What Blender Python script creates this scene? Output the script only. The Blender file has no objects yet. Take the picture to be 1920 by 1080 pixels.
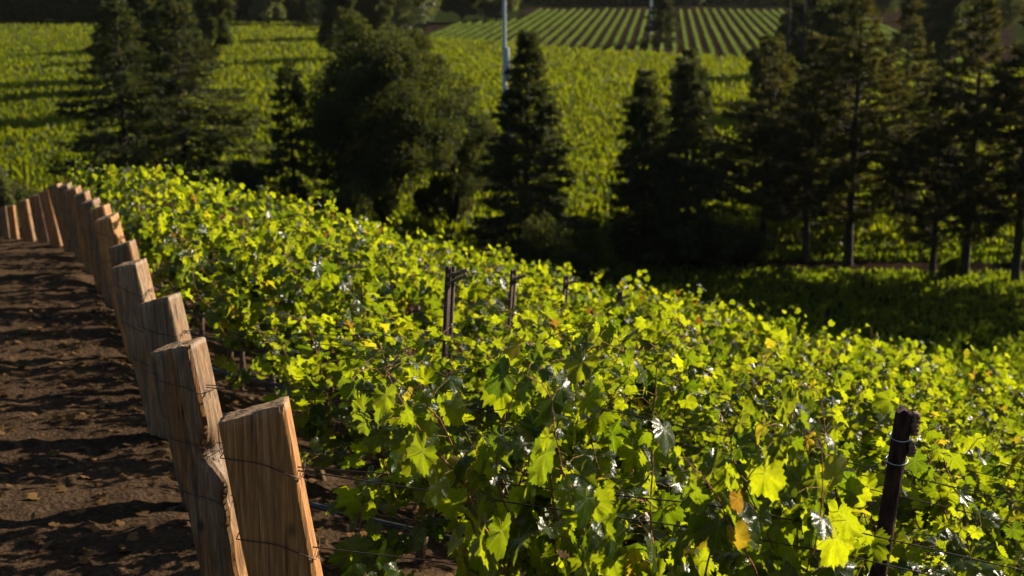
import bpy, math, random
import numpy as np
from mathutils import Vector, Matrix

# ------------------------------------------------------------------ camera, sky, sun, exposure
S = bpy.context.scene
C = S.collection
PITCH = math.radians(14.0)
LENS = 50.0
FPX = 1920 * LENS / 36.0
cd = bpy.data.cameras.new('camera'); cam = bpy.data.objects.new('camera', cd); C.objects.link(cam)
cam.location = (0, 0, 0); cam.rotation_euler = (math.pi / 2 - PITCH, 0, 0)
cd.lens = LENS; cd.sensor_width = 36; cd.clip_start = 0.05; cd.clip_end = 5000
cd.dof.use_dof = True; cd.dof.focus_distance = 5.0; cd.dof.aperture_fstop = 4.2
S.camera = cam

SUN_AZ = math.radians(58)      # from +Y (view direction) towards +X
SUN_EL = math.radians(26)
w = bpy.data.worlds.new('World'); S.world = w; w.use_nodes = True
wn = w.node_tree.nodes; wl = w.node_tree.links
sky = wn.new('ShaderNodeTexSky'); sky.sky_type = 'NISHITA'; sky.sun_disc = False
sky.sun_elevation = SUN_EL; sky.sun_rotation = SUN_AZ
bg = wn['Background']; wl.new(sky.outputs[0], bg.inputs[0]); bg.inputs[1].default_value = 0.05
ld = bpy.data.lights.new('sun', 'SUN'); ld.energy = 5.0; ld.angle = math.radians(0.5); ld.color = (1.0, 0.86, 0.66)
sun = bpy.data.objects.new('sun', ld); C.objects.link(sun)
sv = Vector((math.sin(SUN_AZ) * math.cos(SUN_EL), math.cos(SUN_AZ) * math.cos(SUN_EL), math.sin(SUN_EL)))
sun.rotation_euler = sv.to_track_quat('Z', 'Y').to_euler(); sun.location = (60, 60, 60)
S.view_settings.view_transform = 'Standard'; S.view_settings.look = 'None'
S.view_settings.exposure = 1.5; S.view_settings.gamma = 1.0
S.render.engine = 'CYCLES'
S.cycles.max_bounces = 8; S.cycles.transmission_bounces = 6; S.cycles.diffuse_bounces = 4
S.cycles.transparent_max_bounces = 4; S.cycles.use_denoising = True

# ------------------------------------------------------------------ helpers
CT, ST = math.cos(PITCH), math.sin(PITCH)
def W(px, py, d):
    """a point of the place at depth d on the line of sight of photo pixel (px, py)"""
    xc = (px - 960) / FPX * d; yc = (540 - py) / FPX * d
    return Vector((xc, d * CT + yc * ST, yc * CT - d * ST))
VALLEY = -20.0
def xpost(y): return -0.8 - 0.35 * (y - 4.4)
def h(x, y):
    x = np.asarray(x, float); y = np.asarray(y, float)
    yy = np.maximum(y, -6)
    gl = -2.64 - 0.13 * (yy - 4.2)
    dx = x - xpost(yy)
    r = gl - (0.21 + 0.055 * np.clip((yy - 7) / 12, 0, 1)) * np.maximum(dx, 0) + 0.02 * np.minimum(np.maximum(-dx, 0), 30)
    k = np.maximum(yy - 25.5, 0)
    left = 1 / (1 + np.exp((dx - 2) / 1.5))
    r = r - 0.22 * k * left * np.minimum(k / 4, 1)
    a = (r - VALLEY)
    return VALLEY + 0.5 * (a + np.sqrt(a * a + 1.2)) - 0.12
def hz(x, y): return float(h(x, y))

def vnoise(x, y, seed=0):
    xi = np.floor(x).astype(np.int64); yi = np.floor(y).astype(np.int64)
    fx = x - xi; fy = y - yi
    fx = fx * fx * (3 - 2 * fx); fy = fy * fy * (3 - 2 * fy)
    def hs(a, b):
        n = (a * 374761393 + b * 668265263 + seed * 974711) & 0x7fffffff
        n = ((n ^ (n >> 13)) * 1274126177) & 0x7fffffff
        return ((n ^ (n >> 16)) & 0xffff) / 65535.0
    return (hs(xi, yi) * (1 - fx) + hs(xi + 1, yi) * fx) * (1 - fy) + (hs(xi, yi + 1) * (1 - fx) + hs(xi + 1, yi + 1) * fx) * fy
def fbm(x, y, o=4, seed=0):
    s = 0; a = 0.5
    for i in range(o):
        s = s + a * vnoise(x * 2 ** i, y * 2 ** i, seed + i); a *= 0.5
    return s

def mesh_np(name, V, F, mats, attrs=None, mat_idx=None, smooth=False, uv=None):
    """V (n,3), F (m,3|4) int; attrs: {name: per-point float array}"""
    V = np.asarray(V, np.float32); F = np.asarray(F, np.int32)
    m = bpy.data.meshes.new(name)
    k = F.shape[1]
    m.vertices.add(len(V)); m.vertices.foreach_set('co', V.ravel())
    m.loops.add(len(F) * k); m.loops.foreach_set('vertex_index', F.ravel())
    m.polygons.add(len(F)); m.polygons.foreach_set('loop_start', np.arange(len(F), dtype=np.int32) * k)
    try: m.polygons.foreach_set('loop_total', np.full(len(F), k, np.int32))
    except Exception: pass
    if mat_idx is not None: m.polygons.foreach_set('material_index', np.asarray(mat_idx, np.int32))
    m.update(calc_edges=True)
    if smooth: m.polygons.foreach_set('use_smooth', np.ones(len(F), bool))
    for mt in (mats if isinstance(mats, (list, tuple)) else [mats]): m.materials.append(mt)
    for an, av in (attrs or {}).items():
        av = np.asarray(av, np.float32)
        if av.ndim == 1:
            a = m.attributes.new(an, 'FLOAT', 'POINT'); a.data.foreach_set('value', av)
        else:
            a = m.attributes.new(an, 'FLOAT_VECTOR', 'POINT'); a.data.foreach_set('vector', av.ravel())
    m.validate()
    return m
def link(name, mesh, parent=None, loc=(0, 0, 0), rotz=0):
    o = bpy.data.objects.new(name, mesh); C.objects.link(o)
    o.location = loc; o.rotation_euler = (0, 0, rotz)
    if parent: o.parent = parent
    return o
def tag(o, label, cat, group=None, kind=None):
    if label: o['label'] = label
    if cat: o['category'] = cat
    if group: o['group'] = group
    if kind: o['kind'] = kind
    return o
def empty(name, loc=(0, 0, 0), rotz=0):
    o = bpy.data.objects.new(name, None); C.objects.link(o); o.location = loc; o.rotation_euler = (0, 0, rotz)
    o.empty_display_size = 0.2
    return o
def copy_tree(o, parent=None):
    c = o.copy(); C.objects.link(c)
    if parent: c.parent = parent
    for ch in list(o.children): copy_tree(ch, c)
    return c

class Geo:
    """collects quads (triangles as quads are split) of tubes and boxes"""
    def __init__(s): s.v = []; s.f = []; s.n = 0
    def add(s, V, F):
        V = np.asarray(V, float); F = np.asarray(F, int)
        s.v.append(V); s.f.append(F + s.n); s.n += len(V)
    def tube(s, pts, rad, k=6):
        pts = np.asarray(pts, float); n = len(pts)
        rad = np.broadcast_to(np.asarray(rad, float), (n,))
        t = np.gradient(pts, axis=0); t /= np.linalg.norm(t, axis=1)[:, None] + 1e-9
        ref = np.array([0.0, 0, 1]) if abs(t[:, 2]).mean() < 0.8 else np.array([1.0, 0, 0])
        a = np.cross(t, ref); a /= np.linalg.norm(a, axis=1)[:, None] + 1e-9
        b = np.cross(t, a)
        ph = np.arange(k) / k * 2 * np.pi
        V = pts[:, None] + rad[:, None, None] * (a[:, None] * np.cos(ph)[None, :, None] + b[:, None] * np.sin(ph)[None, :, None])
        V = V.reshape(-1, 3)
        i = np.arange(n - 1)[:, None] * k; j = np.arange(k)[None]; j2 = (j + 1) % k
        F = np.stack([i + j, i + j2, i + k + j2, i + k + j], -1).reshape(-1, 4)
        s.add(V, F)
        for e, base in ((0, 0), (1, (n - 1) * k)):   # cone-shaped caps
            c = pts[0] if e == 0 else pts[-1]
            Vc = np.vstack([V[base:base + k], c[None]])
            s.add(Vc, np.stack([np.arange(k), (np.arange(k) + 1) % k, np.full(k, k), np.full(k, k)], -1)[:, [0, 1, 2, 3]])
    def box(s, c, sz, M=None):
        x, y, z = np.asarray(sz) / 2
        V = np.array([(a * x, b * y, e * z) for e in (-1, 1) for b in (-1, 1) for a in (-1, 1)])
        if M is not None: V = V @ np.asarray(M).T
        V = V + np.asarray(c)
        s.add(V, [(0, 2, 3, 1), (4, 5, 7, 6), (0, 1, 5, 4), (2, 6, 7, 3), (0, 4, 6, 2), (1, 3, 7, 5)])
    def mesh(s, name, mat, smooth=False, attrs=None):
        V = np.vstack(s.v); F = np.vstack(s.f)
        # split degenerate quads away: build with from_pydata-free path, triangles everywhere
        T = np.vstack([F[:, [0, 1, 2]], F[:, [0, 2, 3]]]); ok = (T[:, 0] != T[:, 1]) & (T[:, 1] != T[:, 2]) & (T[:, 0] != T[:, 2])
        return mesh_np(name, V, T[ok], mat, attrs, smooth=smooth)

# ------------------------------------------------------------------ materials
def newmat(name):
    m = bpy.data.materials.new(name); m.use_nodes = True
    nt = m.node_tree; nt.nodes.clear()
    out = nt.nodes.new('ShaderNodeOutputMaterial')
    return m, nt, out
def N(nt, t, **kw):
    n = nt.nodes.new(t)
    for k, v in kw.items():
        if k.startswith('i_'):
            key = k[2:]; key = int(key) if key.isdigit() else key
            n.inputs[key].default_value = v
        else: setattr(n, k, v)
    return n
def ramp(nt, src, stops, interp='LINEAR'):
    r = nt.nodes.new('ShaderNodeValToRGB'); r.color_ramp.interpolation = interp
    els = r.color_ramp.elements
    while len(els) < len(stops): els.new(0.5)
    for e, (p, c) in zip(els, stops):
        e.position = p; e.color = (*c, 1) if len(c) == 3 else c
    nt.links.new(src, r.inputs[0]); return r.outputs[0]
def math_(nt, op, a, b=None, c=None):
    n = nt.nodes.new('ShaderNodeMath'); n.operation = op
    for i, v in enumerate((a, b, c)):
        if v is None: continue
        if isinstance(v, (int, float)): n.inputs[i].default_value = v
        else: nt.links.new(v, n.inputs[i])
    return n.outputs[0]
def mixc(nt, fac, a, b, blend='MIX'):
    n = nt.nodes.new('ShaderNodeMix'); n.data_type = 'RGBA'; n.blend_type = blend
    for s, v in ((n.inputs['Factor'], fac), (n.inputs[6], a), (n.inputs[7], b)):
        if isinstance(v, (int, float)): s.default_value = v
        elif isinstance(v, tuple): s.default_value = (*v, 1) if len(v) == 3 else v
        else: nt.links.new(v, s)
    return n.outputs[2]
def principled(nt, out, color, rough=0.8, spec=0.3, bump=None, bs=0.3, bd=0.01, metallic=0.0):
    p = nt.nodes.new('ShaderNodeBsdfPrincipled')
    if isinstance(color, tuple): p.inputs['Base Color'].default_value = (*color, 1)
    else: nt.links.new(color, p.inputs['Base Color'])
    if isinstance(rough, (int, float)): p.inputs['Roughness'].default_value = rough
    else: nt.links.new(rough, p.inputs['Roughness'])
    p.inputs['Specular IOR Level'].default_value = spec; p.inputs['Metallic'].default_value = metallic
    if bump is not None:
        b = nt.nodes.new('ShaderNodeBump'); b.inputs['Strength'].default_value = bs; b.inputs['Distance'].default_value = bd
        nt.links.new(bump, b.inputs['Height']); nt.links.new(b.outputs[0], p.inputs['Normal'])
    if out is not None: nt.links.new(p.outputs[0], out.inputs[0])
    return p

def leaf_material(name, front, trans, veins=False, tfac=0.5, rough=0.42, spec=0.5, odd=True):
    m, nt, out = newmat(name)
    at = N(nt, 'ShaderNodeAttribute', attribute_name='rnd')
    r = at.outputs['Fac']
    (f0, f1), (t0, t1) = front, trans
    cf = mixc(nt, r, f0, f1); ct = mixc(nt, r, t0, t1)
    if odd:   # a few yellowed and reddened leaves
        k = ramp(nt, r, [(0.0, (0, 0, 0)), (0.975, (0, 0, 0)), (0.985, (1, 1, 1))])
        k2 = ramp(nt, r, [(0.0, (0, 0, 0)), (0.991, (0, 0, 0)), (0.993, (1, 1, 1))])
        cf = mixc(nt, k, cf, (0.08, 0.07, 0.01)); ct = mixc(nt, k, ct, (0.55, 0.40, 0.012))
        cf = mixc(nt, k2, cf, (0.06, 0.015, 0.006)); ct = mixc(nt, k2, ct, (0.22, 0.04, 0.012))
    bump = None
    if veins:
        lp = N(nt, 'ShaderNodeAttribute', attribute_name='lp')
        sx = N(nt, 'ShaderNodeSeparateXYZ'); nt.links.new(lp.outputs['Vector'], sx.inputs[0])
        ang = math_(nt, 'ARCTAN2', sx.outputs[0], sx.outputs[1])
        rr = math_(nt, 'SQRT', math_(nt, 'ADD', math_(nt, 'MULTIPLY', sx.outputs[0], sx.outputs[0]), math_(nt, 'MULTIPLY', sx.outputs[1], sx.outputs[1])))
        dl = math_(nt, 'PINGPONG', ang, math.radians(25)); dist = math_(nt, 'MULTIPLY', dl, rr)
        v1 = math_(nt, 'LESS_THAN', dist, 0.011)
        # side veins off the main ones
        sd = math_(nt, 'PINGPONG', math_(nt, 'SUBTRACT', math_(nt, 'MULTIPLY', rr, 6.0), math_(nt, 'MULTIPLY', dist, 5.0)), 0.5)
        v2 = math_(nt, 'MULTIPLY', math_(nt, 'LESS_THAN', sd, 0.055), 0.45)
        v = math_(nt, 'MAXIMUM', v1, v2)
        ct = mixc(nt, math_(nt, 'MULTIPLY', v, 0.32), ct, (0.60, 0.62, 0.10))
        cf = mixc(nt, math_(nt, 'MULTIPLY', v, 0.35), cf, (0.16, 0.22, 0.06))
        nz = N(nt, 'ShaderNodeTexNoise', i_Scale=7.0, i_Detail=3.0); nt.links.new(lp.outputs['Vector'], nz.inputs['Vector'])
        ct = mixc(nt, ramp(nt, nz.outputs[0], [(0.3, (0, 0, 0)), (0.7, (0.45, 0.45, 0.45))]), ct, (0.12, 0.20, 0.003))
        bump = math_(nt, 'SUBTRACT', nz.outputs[0], math_(nt, 'MULTIPLY', v, 0.6))
    p = principled(nt, None, cf, rough, spec, bump, 0.35, 0.005)
    tr = N(nt, 'ShaderNodeBsdfTranslucent'); nt.links.new(ct, tr.inputs[0])
    mx = N(nt, 'ShaderNodeMixShader'); mx.inputs[0].default_value = tfac
    nt.links.new(p.outputs[0], mx.inputs[1]); nt.links.new(tr.outputs[0], mx.inputs[2]); nt.links.new(mx.outputs[0], out.inputs[0])
    return m
M_vine = leaf_material('vine_leaf', ((0.006, 0.019, 0.004), (0.015, 0.030, 0.005)), ((0.085, 0.145, 0.001), (0.50, 0.54, 0.004)), veins=True, rough=0.28, spec=0.22)
M_field = leaf_material('field_leaf', ((0.014, 0.026, 0.004), (0.026, 0.038, 0.005)), ((0.12, 0.165, 0.002), (0.22, 0.235, 0.003)), odd=False, rough=0.6, spec=0.2)
M_rowf = leaf_material('far_row_leaf', ((0.022, 0.040, 0.010), (0.036, 0.055, 0.014)), ((0.08, 0.135, 0.012), (0.15, 0.20, 0.02)), odd=False, rough=0.6, spec=0.2)
M_conif = leaf_material('conifer_needle', ((0.012, 0.020, 0.007), (0.028, 0.034, 0.010)), ((0.03, 0.045, 0.006), (0.08, 0.08, 0.012)), odd=False, tfac=0.35, rough=0.75, spec=0.12)
M_pine = leaf_material('pine_needle', ((0.014, 0.020, 0.006), (0.032, 0.030, 0.009)), ((0.035, 0.042, 0.006), (0.09, 0.08, 0.012)), odd=False, tfac=0.4, rough=0.75, spec=0.12)
M_broad = leaf_material('broad_leaf', ((0.012, 0.021, 0.006), (0.032, 0.038, 0.010)), ((0.04, 0.06, 0.006), (0.11, 0.11, 0.015)), odd=False, tfac=0.35, rough=0.75, spec=0.12)
M_pale = leaf_material('pale_leaf', ((0.035, 0.044, 0.016), (0.07, 0.075, 0.028)), ((0.09, 0.12, 0.02), (0.19, 0.20, 0.04)), odd=False, tfac=0.4, rough=0.5, spec=0.3)
M_grass = leaf_material('grass_blade', ((0.010, 0.022, 0.004), (0.022, 0.034, 0.005)), ((0.10, 0.17, 0.004), (0.26, 0.31, 0.008)), odd=False, tfac=0.4, rough=0.8, spec=0.05)
M_dry = leaf_material('dry_leaf', ((0.05, 0.027, 0.01), (0.13, 0.07, 0.022)), ((0.06, 0.03, 0.01), (0.12, 0.07, 0.02)), odd=False, tfac=0.2, rough=0.8, spec=0.1)

def bark_mat(name, c0, c1, sc=8):
    m, nt, out = newmat(name)
    tc = N(nt, 'ShaderNodeTexCoord'); mp = N(nt, 'ShaderNodeMapping'); mp.inputs['Scale'].default_value = (sc, sc, sc * 0.25)
    nt.links.new(tc.outputs['Object'], mp.inputs[0])
    nz = N(nt, 'ShaderNodeTexNoise', i_Scale=3.0, i_Detail=6.0); nt.links.new(mp.outputs[0], nz.inputs['Vector'])
    principled(nt, out, ramp(nt, nz.outputs[0], [(0.35, c0), (0.65, c1)]), 0.9, 0.2, nz.outputs[0], 0.8, 0.02)
    return m
M_bark = bark_mat('tree_bark', (0.012, 0.009, 0.006), (0.035, 0.024, 0.015), 2)
M_vinebark = bark_mat('vine_bark', (0.035, 0.022, 0.014), (0.13, 0.085, 0.05), 20)
M_cane = bark_mat('cane_bark', (0.10, 0.035, 0.015), (0.22, 0.10, 0.04), 30)
M_petiole = bark_mat('petiole', (0.16, 0.12, 0.02), (0.28, 0.16, 0.05), 30)
M_stake = bark_mat('stake_wood', (0.012, 0.004, 0.003), (0.045, 0.020, 0.014), 18)
M_chip_dapple = bark_mat('split_wood_sun_dapple', (0.09, 0.055, 0.035), (0.2, 0.14, 0.09), 25)  # crosspiece wood, also colours the sun dapples built onto the wooden stake

def wood_mat():
    m, nt, out = newmat('post_wood')
    tc = N(nt, 'ShaderNodeTexCoord'); oi = N(nt, 'ShaderNodeObjectInfo')
    off = N(nt, 'ShaderNodeVectorMath', operation='SCALE'); off.inputs[0].default_value = (1, 1, 1)
    nt.links.new(math_(nt, 'MULTIPLY', oi.outputs['Random'], 37.0), off.inputs['Scale'])
    ad = N(nt, 'ShaderNodeVectorMath', operation='ADD'); nt.links.new(tc.outputs['Object'], ad.inputs[0]); nt.links.new(off.outputs[0], ad.inputs[1])
    def mapped(s):
        mp = N(nt, 'ShaderNodeMapping'); mp.inputs['Scale'].default_value = s; nt.links.new(ad.outputs[0], mp.inputs[0]); return mp.outputs[0]
    grain = N(nt, 'ShaderNodeTexNoise', i_Scale=1.0, i_Detail=5.0, i_Roughness=0.65, i_Distortion=0.6); nt.links.new(mapped((60, 60, 2.2)), grain.inputs['Vector'])
    fine = N(nt, 'ShaderNodeTexNoise', i_Scale=1.0, i_Detail=3.0, i_Roughness=0.7); nt.links.new(mapped((240, 240, 7)), fine.inputs['Vector'])
    broad = N(nt, 'ShaderNodeTexNoise', i_Scale=1.0, i_Detail=3.0, i_Distortion=0.4); nt.links.new(mapped((11, 11, 1.3)), broad.inputs['Vector'])
    col = ramp(nt, grain.outputs[0], [(0.30, (0.07, 0.030, 0.009)), (0.48, (0.25, 0.105, 0.026)), (0.66, (0.38, 0.185, 0.055))])
    grey = ramp(nt, grain.outputs[0], [(0.30, (0.04, 0.026, 0.014)), (0.5, (0.155, 0.092, 0.044)), (0.68, (0.28, 0.185, 0.100))])
    sc_ = N(nt, 'ShaderNodeSeparateColor'); nt.links.new(oi.outputs['Color'], sc_.inputs[0])
    wz = math_(nt, 'ADD', ramp(nt, broad.outputs[0], [(0.38, (0, 0, 0)), (0.62, (1, 1, 1))]), math_(nt, 'MULTIPLY', math_(nt, 'SUBTRACT', sc_.outputs[0], 0.5), 2.0))
    cl = N(nt, 'ShaderNodeClamp'); nt.links.new(wz, cl.inputs[0])
    c = mixc(nt, cl.outputs[0], col, grey)
    c = mixc(nt, ramp(nt, fine.outputs[0], [(0.35, (0.55, 0.55, 0.55)), (0.6, (0, 0, 0))]), c, (0.05, 0.028, 0.016))
    # drying checks running with the grain
    ck = N(nt, 'ShaderNodeTexNoise', i_Scale=1.0, i_Detail=2.0, i_Distortion=0.2); nt.links.new(mapped((38, 38, 1.1)), ck.inputs['Vector'])
    ckm = ramp(nt, ck.outputs[0], [(0.27, (1, 1, 1)), (0.33, (0, 0, 0))])
    c = mixc(nt, ckm, c, (0.02, 0.012, 0.008))
    c = mixc(nt, 1.0, c, oi.outputs['Color'], 'MULTIPLY') if False else c
    hs = N(nt, 'ShaderNodeHueSaturation'); nt.links.new(c, hs.inputs['Color']); nt.links.new(math_(nt, 'MULTIPLY', sc_.outputs[1], 2.0), hs.inputs['Value']); c = hs.outputs[0]
    # knots
    vo = N(nt, 'ShaderNodeTexVoronoi', i_Scale=1.0); nt.links.new(mapped((4.2, 4.2, 2.6)), vo.inputs['Vector'])
    kn = ramp(nt, vo.outputs['Distance'], [(0.035, (1, 1, 1)), (0.10, (0, 0, 0))])
    c = mixc(nt, kn, c, (0.025, 0.013, 0.009))
    bmp = math_(nt, 'SUBTRACT', math_(nt, 'ADD', grain.outputs[0], math_(nt, 'MULTIPLY', fine.outputs[0], 0.5)), math_(nt, 'MULTIPLY', ckm, 1.2))
    principled(nt, out, c, 0.62, 0.35, bmp, 0.75, 0.006)
    return m
M_wood = wood_mat()
def endgrain():
    m, nt, out = newmat('post_end_grain')
    tc = N(nt, 'ShaderNodeTexCoord')
    wv = N(nt, 'ShaderNodeTexWave', wave_type='RINGS', i_Scale=14.0, i_Distortion=3.0, i_Detail=3.0); nt.links.new(tc.outputs['Object'], wv.inputs['Vector'])
    nz = N(nt, 'ShaderNodeTexNoise', i_Scale=60.0, i_Detail=5.0); nt.links.new(tc.outputs['Object'], nz.inputs['Vector'])
    c = mixc(nt, 0.5, ramp(nt, wv.outputs[0], [(0.2, (0.09, 0.052, 0.025)), (0.8, (0.22, 0.14, 0.07))]), ramp(nt, nz.outputs[0], [(0.3, (0.05, 0.033, 0.02)), (0.7, (0.26, 0.17, 0.10))]))
    principled(nt, out, c, 0.85, 0.2, nz.outputs[0], 0.8, 0.006); return m
M_end = endgrain()
def simple(name, c, rough, spec=0.3, metallic=0.0, var=0.35, sc=30):
    m, nt, out = newmat(name)
    tc = N(nt, 'ShaderNodeTexCoord'); nz = N(nt, 'ShaderNodeTexNoise', i_Scale=float(sc), i_Detail=4.0); nt.links.new(tc.outputs['Object'], nz.inputs['Vector'])
    lo = tuple(v * (1 - var) for v in c); hi = tuple(min(1, v * (1 + var)) for v in c)
    principled(nt, out, ramp(nt, nz.outputs[0], [(0.3, lo), (0.7, hi)]), rough, spec, nz.outputs[0], 0.2, 0.002, metallic); return m
M_wire = simple('rusty_wire', (0.045, 0.03, 0.022), 0.55, 0.4, 0.5)
M_galv = simple('galvanised_steel', (0.32, 0.33, 0.35), 0.45, 0.5, 0.6)
M_rust = simple('rusted_stake_steel', (0.05, 0.024, 0.017), 0.5, 0.4, 0.4)
M_hose = simple('black_hose', (0.012, 0.012, 0.013), 0.38, 0.5)
M_tie = simple('green_tie', (0.01, 0.20, 0.13), 0.5)
M_polemat = simple('pole_paint', (0.26, 0.29, 0.33), 0.5, 0.4)
M_roof = simple('roof_tile', (0.42, 0.17, 0.09), 0.8, 0.2, sc=2)
M_wall = simple('house_wall', (0.30, 0.26, 0.21), 0.9, 0.1, sc=1)
M_glass = simple('dark_glass', (0.02, 0.025, 0.03), 0.1, 0.6)
M_mud = simple('mud', (0.12, 0.07, 0.045), 0.95, 0.1)

def soil_mat():
    m, nt, out = newmat('dry_soil')
    g = N(nt, 'ShaderNodeNewGeometry')
    a = N(nt, 'ShaderNodeTexNoise', i_Scale=1.3, i_Detail=6.0, i_Roughness=0.6); nt.links.new(g.outputs['Position'], a.inputs['Vector'])
    b = N(nt, 'ShaderNodeTexNoise', i_Scale=26.0, i_Detail=6.0, i_Roughness=0.7); nt.links.new(g.outputs['Position'], b.inputs['Vector'])
    v = N(nt, 'ShaderNodeTexVoronoi', i_Scale=34.0); nt.links.new(g.outputs['Position'], v.inputs['Vector'])
    c1 = ramp(nt, a.outputs[0], [(0.3, (0.015, 0.010, 0.007)), (0.7, (0.085, 0.053, 0.029))])
    c2 = ramp(nt, b.outputs[0], [(0.35, (0.009, 0.0065, 0.005)), (0.6, (0.062, 0.042, 0.027)), (0.8, (0.24, 0.155, 0.09))])
    c = mixc(nt, 0.55, c1, c2)
    bmp = math_(nt, 'ADD', b.outputs[0], math_(nt, 'MULTIPLY', v.outputs['Distance'], 0.5))
    principled(nt, out, c, 0.95, 0.0, bmp, 1.0, 0.03); return m
M_soil = soil_mat()
def ground_mat():
    m, nt, out = newmat('valley_ground')
    g = N(nt, 'ShaderNodeNewGeometry')
    a = N(nt, 'ShaderNodeTexNoise', i_Scale=0.08, i_Detail=6.0, i_Roughness=0.6); nt.links.new(g.outputs['Position'], a.inputs['Vector'])
    b = N(nt, 'ShaderNodeTexNoise', i_Scale=3.0, i_Detail=6.0, i_Roughness=0.7); nt.links.new(g.outputs['Position'], b.inputs['Vector'])
    c1 = ramp(nt, b.outputs[0], [(0.3, (0.006, 0.010, 0.003)), (0.7, (0.016, 0.024, 0.006))])
    c2 = ramp(nt, b.outputs[0], [(0.3, (0.014, 0.015, 0.006)), (0.7, (0.032, 0.028, 0.013))])
    c = mixc(nt, ramp(nt, a.outputs[0], [(0.5, (0, 0, 0)), (0.62, (1, 1, 1))]), c1, c2)
    principled(nt, out, c, 0.95, 0.0, b.outputs[0], 0.8, 0.15); return m
M_ground = ground_mat()

# ------------------------------------------------------------------ terrain
def grid_sheet(xs, ys, zf):
    X, Y = np.meshgrid(xs, ys); Z = zf(X, Y)
    nx, ny = len(xs), len(ys)
    V = np.stack([X, Y, Z], -1).reshape(-1, 3)
    i = np.arange(ny - 1)[:, None] * nx + np.arange(nx - 1)[None]
    F = np.stack([i, i + 1, i + nx + 1, i + nx], -1).reshape(-1, 4)
    return V, F
NX0, NX1, NY0, NY1 = -14.0, 10.0, -2.0, 31.0
def zground(X, Y):
    z = h(X, Y) + 0.25 * (fbm(X / 6, Y / 6, 3, 5) - 0.45) * np.clip((Y - 34) / 10, 0, 1)
    ins = np.clip(np.minimum(np.minimum(X - NX0, NX1 - X), np.minimum(Y - NY0, NY1 - Y)) / 0.6, 0, 1)
    return z - 0.16 * ins
def gx(a, b, s): return np.arange(a, b, s)
xs = np.unique(np.round(np.concatenate([np.linspace(-1800, -220, 14), gx(-220, -40, 12), gx(-40, 60, 1.2), gx(60, 240, 10), np.linspace(240, 1800, 14), [NX0, NX0 + .6, NX1 - .6, NX1]]), 3))
ys = np.unique(np.round(np.concatenate([np.linspace(-200, -10, 12), gx(-10, 110, 1.2), gx(110, 420, 6), np.linspace(420, 3500, 24), [NY0, NY0 + .6, NY1 - .6, NY1]]), 3))
V, F = grid_sheet(xs, ys, zground)
tag(link('ground', mesh_np('ground', V, F, M_ground, smooth=True)), None, None, kind='structure')

def zsoil(X, Y):
    z = h(X, Y)
    e = np.clip(np.minimum(np.minimum(X - NX0, NX1 - X), np.minimum(Y - NY0, NY1 - Y)) / 1.0, 0, 1)
    n = 0.17 * (fbm(X * 1.1, Y * 1.1, 4, 1) - 0.45) + 0.07 * (fbm(X * 6, Y * 6, 3, 9) - 0.45)
    cl = fbm(X * 14, Y * 14, 2, 19); n = n + 0.045 * np.maximum(cl - 0.42, 0) * 2
    return z + n * e - 0.02 * (1 - e)
V, F = grid_sheet(gx(NX0, NX1 + .01, 0.05), gx(NY0, NY1 + .01, 0.05), zsoil)
tag(link('dirt_track', mesh_np('dirt_track', V, F, M_soil, smooth=True)), None, None, kind='structure')

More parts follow.
